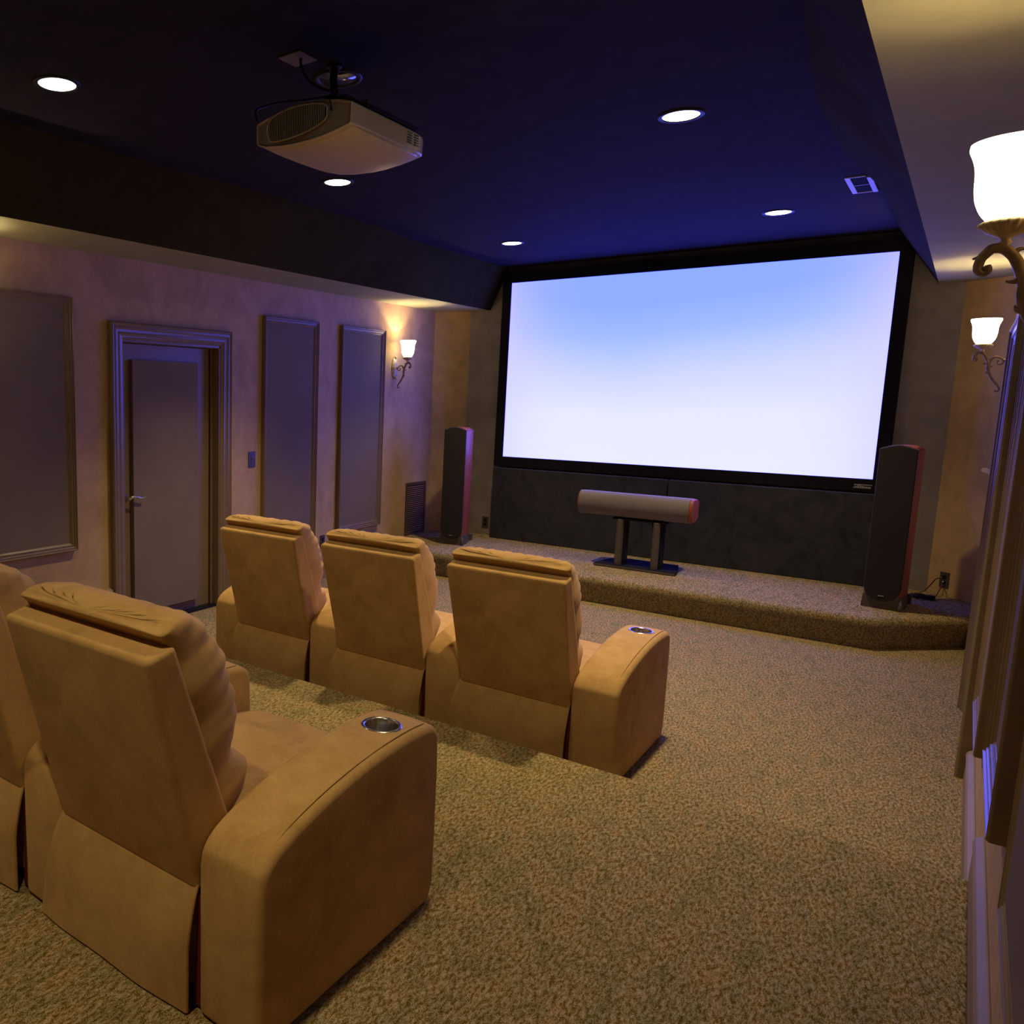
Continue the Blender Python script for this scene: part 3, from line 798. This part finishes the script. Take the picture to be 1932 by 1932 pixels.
def ospan(x):
    zs = []
    for (xa, za), (xb, zb) in zip(ov, ov[1:]+ov[:1]):
        if (xa-x)*(xb-x) <= 0 and xa != xb: zs.append(za+(zb-za)*(x-xa)/(xb-xa))
    return (min(zs), max(zs)) if len(zs) >= 2 else None
while x < 2.552:
    sp = ospan(x)
    if sp and sp[1]-sp[0] > 0.008: m.box((x-0.0014, 1.1855, sp[0]), (x+0.0014, 1.1895, sp[1]))
    x += 0.0079
PJ(m.build('vent_slats', M['projector'], pj))
m = MB(); m.lathe([(0.0, 0), (0.046, 0), (0.050, 0.01), (0.040, 0.018), (0.034, 0.006), (0.0, 0.004)], seg=32, cap=False)
for v in m.bm.verts: v.co = Vector((v.co.x+2.44, 1.732+v.co.z, v.co.y+2.648))
PJ(m.build('lens', M['black'], pj, smooth=True))
m = MB()
for i in range(7):
    for j in range(5):
        if i != 3: m.box((2.660, 1.56+i*0.012, 2.622+j*0.009), (2.6625, 1.567+i*0.012, 2.626+j*0.009))
PJ(m.build('side_vents', M['plinth'], pj))
m = MB()  # dark chassis on top and ceiling bracket
m.box((2.29, 1.24, 2.705), (2.60, 1.64, 2.722)); m.box((2.60, 1.30, 2.685), (2.648, 1.66, 2.700))
m.box((2.37, 1.30, 2.722), (2.52, 1.54, 2.735))
PJ(m.build('mounting_tray', M['black'], pj, bevel=0.003))
m = MB(); m.tube([(2.40, 1.48, 2.735), (2.36, 1.50, 2.83), (2.335, 1.52, 2.90), (2.33, 1.53, CEIL)], [0.013, 0.013, 0.016, 0.016], 12)
m.box((2.365, 1.40, 2.735), (2.385, 1.60, 2.772)); m.box((2.30, 1.505, 2.82), (2.37, 1.530, 2.845))
m.tube([(2.42, 1.38, 2.735), (2.37, 1.50, 2.85)], [0.006, 0.006], 8)
m.lathe([(0.0, 0), (0.030, 0), (0.030, -0.010), (0.0, -0.012)], (2.33, 1.53, CEIL), 24, cap=False)
PJ(m.build('ceiling_bracket', M['black'], pj, bevel=0.002))
m = MB(); m.box((2.410, 1.44, 2.735), (2.56, 1.452, 2.768)); m.box((2.36, 1.488, 2.79), (2.372, 1.51, 2.86)); PJ(m.build('bracket_clamp', M['pewter'], pj, bevel=0.002))
m = MB(); m.tube(catmull([(2.275, 1.385, CEIL-0.004), (2.277, 1.39, 2.925), (2.29, 1.42, 2.885), (2.33, 1.46, 2.855), (2.37, 1.50, 2.85)], 6), 0.0055, 8)
PJ(m.build('power_cable', M['black'], pj, smooth=True))
m = MB(); m.tube(catmull([(2.35, 1.50, 2.84), (2.29, 1.42, 2.815), (2.22, 1.33, 2.795), (2.19, 1.27, 2.77), (2.20, 1.21, 2.735), (2.225, 1.192, 2.690)], 6), 0.0040, 8)
PJ(m.build('signal_cable', M['black'], pj, smooth=True))
m = MB(); m.tube(catmull([(2.56, 1.20, 2.70), (2.572, 1.183, 2.690), (2.580, 1.182, 2.672), (2.580, 1.182, 2.655)], 4), [0.002]*10+[0.004]*3, 8)
PJ(m.build('loose_lead', M['black'], pj, smooth=True))
m = MB(); m.box((2.205, 1.330, CEIL-0.005), (2.315, 1.442, CEIL)); o = m.build('cable_plate', M['tanplate'], bevel=0.003)
tag(o, 'square tan cable outlet plate on the ceiling beside the projector mount', 'outlet plate')

# ------------------------------------------------------------------ vents, switch, outlets
t = thing('ceiling_vent', 'white ceiling air vent with dark louvre opening near the right soffit', 'vent', (3.755, 4.935, CEIL), 0)
m = MB(); m.box((-0.065, -0.235, -0.008), (-0.038, 0.225, 0)); m.box((0.038, -0.19, -0.008), (0.065, 0.24, 0)); m.box((-0.038, -0.235, -0.008), (0.038, -0.222, 0)); m.box((-0.038, 0.212, -0.008), (0.038, 0.225, 0))
m.build('frame', M['whitevent'], t, bevel=0.002)
m = MB(); m.box((-0.038, -0.222, -0.003), (0.038, 0.212, 0)); m.build('opening', M['blackmatte'], t)
m = MB(); m.box((-0.036, -0.006, -0.007), (0.036, 0.004, -0.003)); m.build('crossbar', M['pewter'], t)
t = thing('wall_vent', 'brown slotted return air vent low on the left wall beside the stage', 'vent', (0, 6.27, 0.22), 0)
m = MB(); m.box((0, -0.205, 0), (0.010, -0.175, 0.55)); m.box((0, 0.175, 0), (0.010, 0.205, 0.55)); m.box((0, -0.175, 0), (0.010, 0.175, 0.028)); m.box((0, -0.175, 0.522), (0.010, 0.175, 0.55)); m.build('frame', M['vent'], t, bevel=0.002)
m = MB()
for i in range(24):
    z = 0.034+i*0.0205; m.hull8([(0.001, -0.175, z), (0.001, 0.175, z), (0.009, 0.175, z+0.012), (0.009, -0.175, z+0.012)], [(0.001, -0.175, z+0.003), (0.001, 0.175, z+0.003), (0.009, 0.175, z+0.015), (0.009, -0.175, z+0.015)])
m.build('slats', M['vent'], t)
t = thing('light_switch', 'dark wall switch plate between the door and the narrow panel', 'switch', (0, 3.658, 1.143))
m = MB(); m.box((0, -0.042, -0.064), (0.007, 0.042, 0.064)); m.build('cover_plate', M['plate'], t, bevel=0.003)
m = MB(); m.box((0.006, -0.016, -0.032), (0.010, 0.016, 0.032)); m.box((0.009, -0.006, -0.002), (0.016, 0.006, 0.012)); m.build('rocker', M['plinth'], t, bevel=0.002)
def outlet(label, loc, rz, n=2):
    t = thing('wall_outlet', label, 'outlet', loc, rz)
    m = MB(); m.box((0, -0.037, -0.060), (0.006, 0.037, 0.060)); m.build('cover_plate', M['plate'], t, bevel=0.003)
    for k in (-0.022, 0.022):
        m = MB(); m.box((0.005, -0.016, k-0.014), (0.009, 0.016, k+0.014)); m.build('socket', M['black'], t, bevel=0.003)
    return t
outlet('dark wall outlet low on the left wall behind the middle front recliner', (0, 4.635, 0.34), 0)
outlet('dark outlet on the charcoal wall between left tower speaker and velvet panel', (0.567, YW, 0.345), -PI/2)
ang = math.atan2(YW-CY, -CX)
ux = Vector((-CX, YW-CY, 0)).normalized(); nrm = Vector((-(YW-CY), -CX, 0)).normalized()
pc = Vector((W, CY, 0)) + ux*(0.245)
rzp = math.atan2(nrm.y, nrm.x)
t = outlet('dark speaker outlet with plugged wires on the angled right corner wall', (pc.x, pc.y, 0.335), rzp)
m = MB()
for k, yy in ((0.012, -0.008), (-0.012, 0.008)): m.tube([(0.008, yy, k), (0.030, yy, k)], [0.006, 0.005], 8)
m.build('plug', M['steel'], t, smooth=True)
a = pc + nrm*0.03
m = MB()
m.tube(catmull([(a.x, a.y, 0.347), (a.x-0.03, a.y-0.03, 0.345), (a.x-0.05, a.y-0.03, 0.31), (a.x-0.09, a.y-0.04, 0.245), (a.x-0.13, a.y-0.05, 0.220), (a.x-0.15, a.y-0.05, 0.218)], 6), 0.004, 8)
m.tube(catmull([(a.x, a.y, 0.323), (a.x+0.01, a.y-0.03, 0.30), (a.x-0.005, a.y-0.05, 0.26), (a.x-0.02, a.y-0.09, 0.222), (a.x-0.06, a.y-0.11, 0.218)], 6), 0.004, 8)
o = m.build('speaker_wire', M['darkred'], smooth=True); tag(o, 'dark red wire hanging from the corner outlet to the coil', 'wire')
m = MB(); pts = []
for i in range(150):
    th = i*0.30; r = 0.052+0.010*math.sin(i*0.7); pts.append((4.262+r*math.cos(th)*1.15, 6.462+r*math.sin(th)*0.75, STAGE+0.008+0.020*(i/150)+0.003*math.sin(i*1.3)))
m.tube(pts, 0.0055, 6); o = m.build('cable_coil', M['black'], smooth=True); tag(o, 'coil of black speaker cable on the stage behind the right tower', 'cable')

# ------------------------------------------------------------------ projector beam light landing on the room is given by the lit screen itself
w = bpy.data.worlds.new('world'); SC.world = w; w.use_nodes = True
w.node_tree.nodes['Background'].inputs[0].default_value = (0, 0, 0, 1); w.node_tree.nodes['Background'].inputs[1].default_value = 0

# ------------------------------------------------------------------ camera
cam = bpy.data.cameras.new('camera'); co = bpy.data.objects.new('camera', cam); COL.objects.link(co)
r = Vector((0.76043462, 0.64928897, 0.01276798)); u = Vector((-0.10277308, 0.10090632, 0.98957345)); f = Vector((-0.64123075, 0.75381812, -0.14346209))
mt = Matrix((r, u, -f)).transposed().to_4x4(); mt.translation = Vector((4.3901, -1.2385, 1.6684)); co.matrix_world = mt
cam.sensor_width = 36; cam.lens = 1532.24/1932*36; cam.shift_x = (966-513)/1932; cam.clip_start = 0.02
SC.camera = co
SC.view_settings.view_transform = 'Standard'; SC.view_settings.look = 'None'; SC.view_settings.gamma = 1; SC.view_settings.use_curve_mapping = False
SC.view_settings.exposure = 0.0
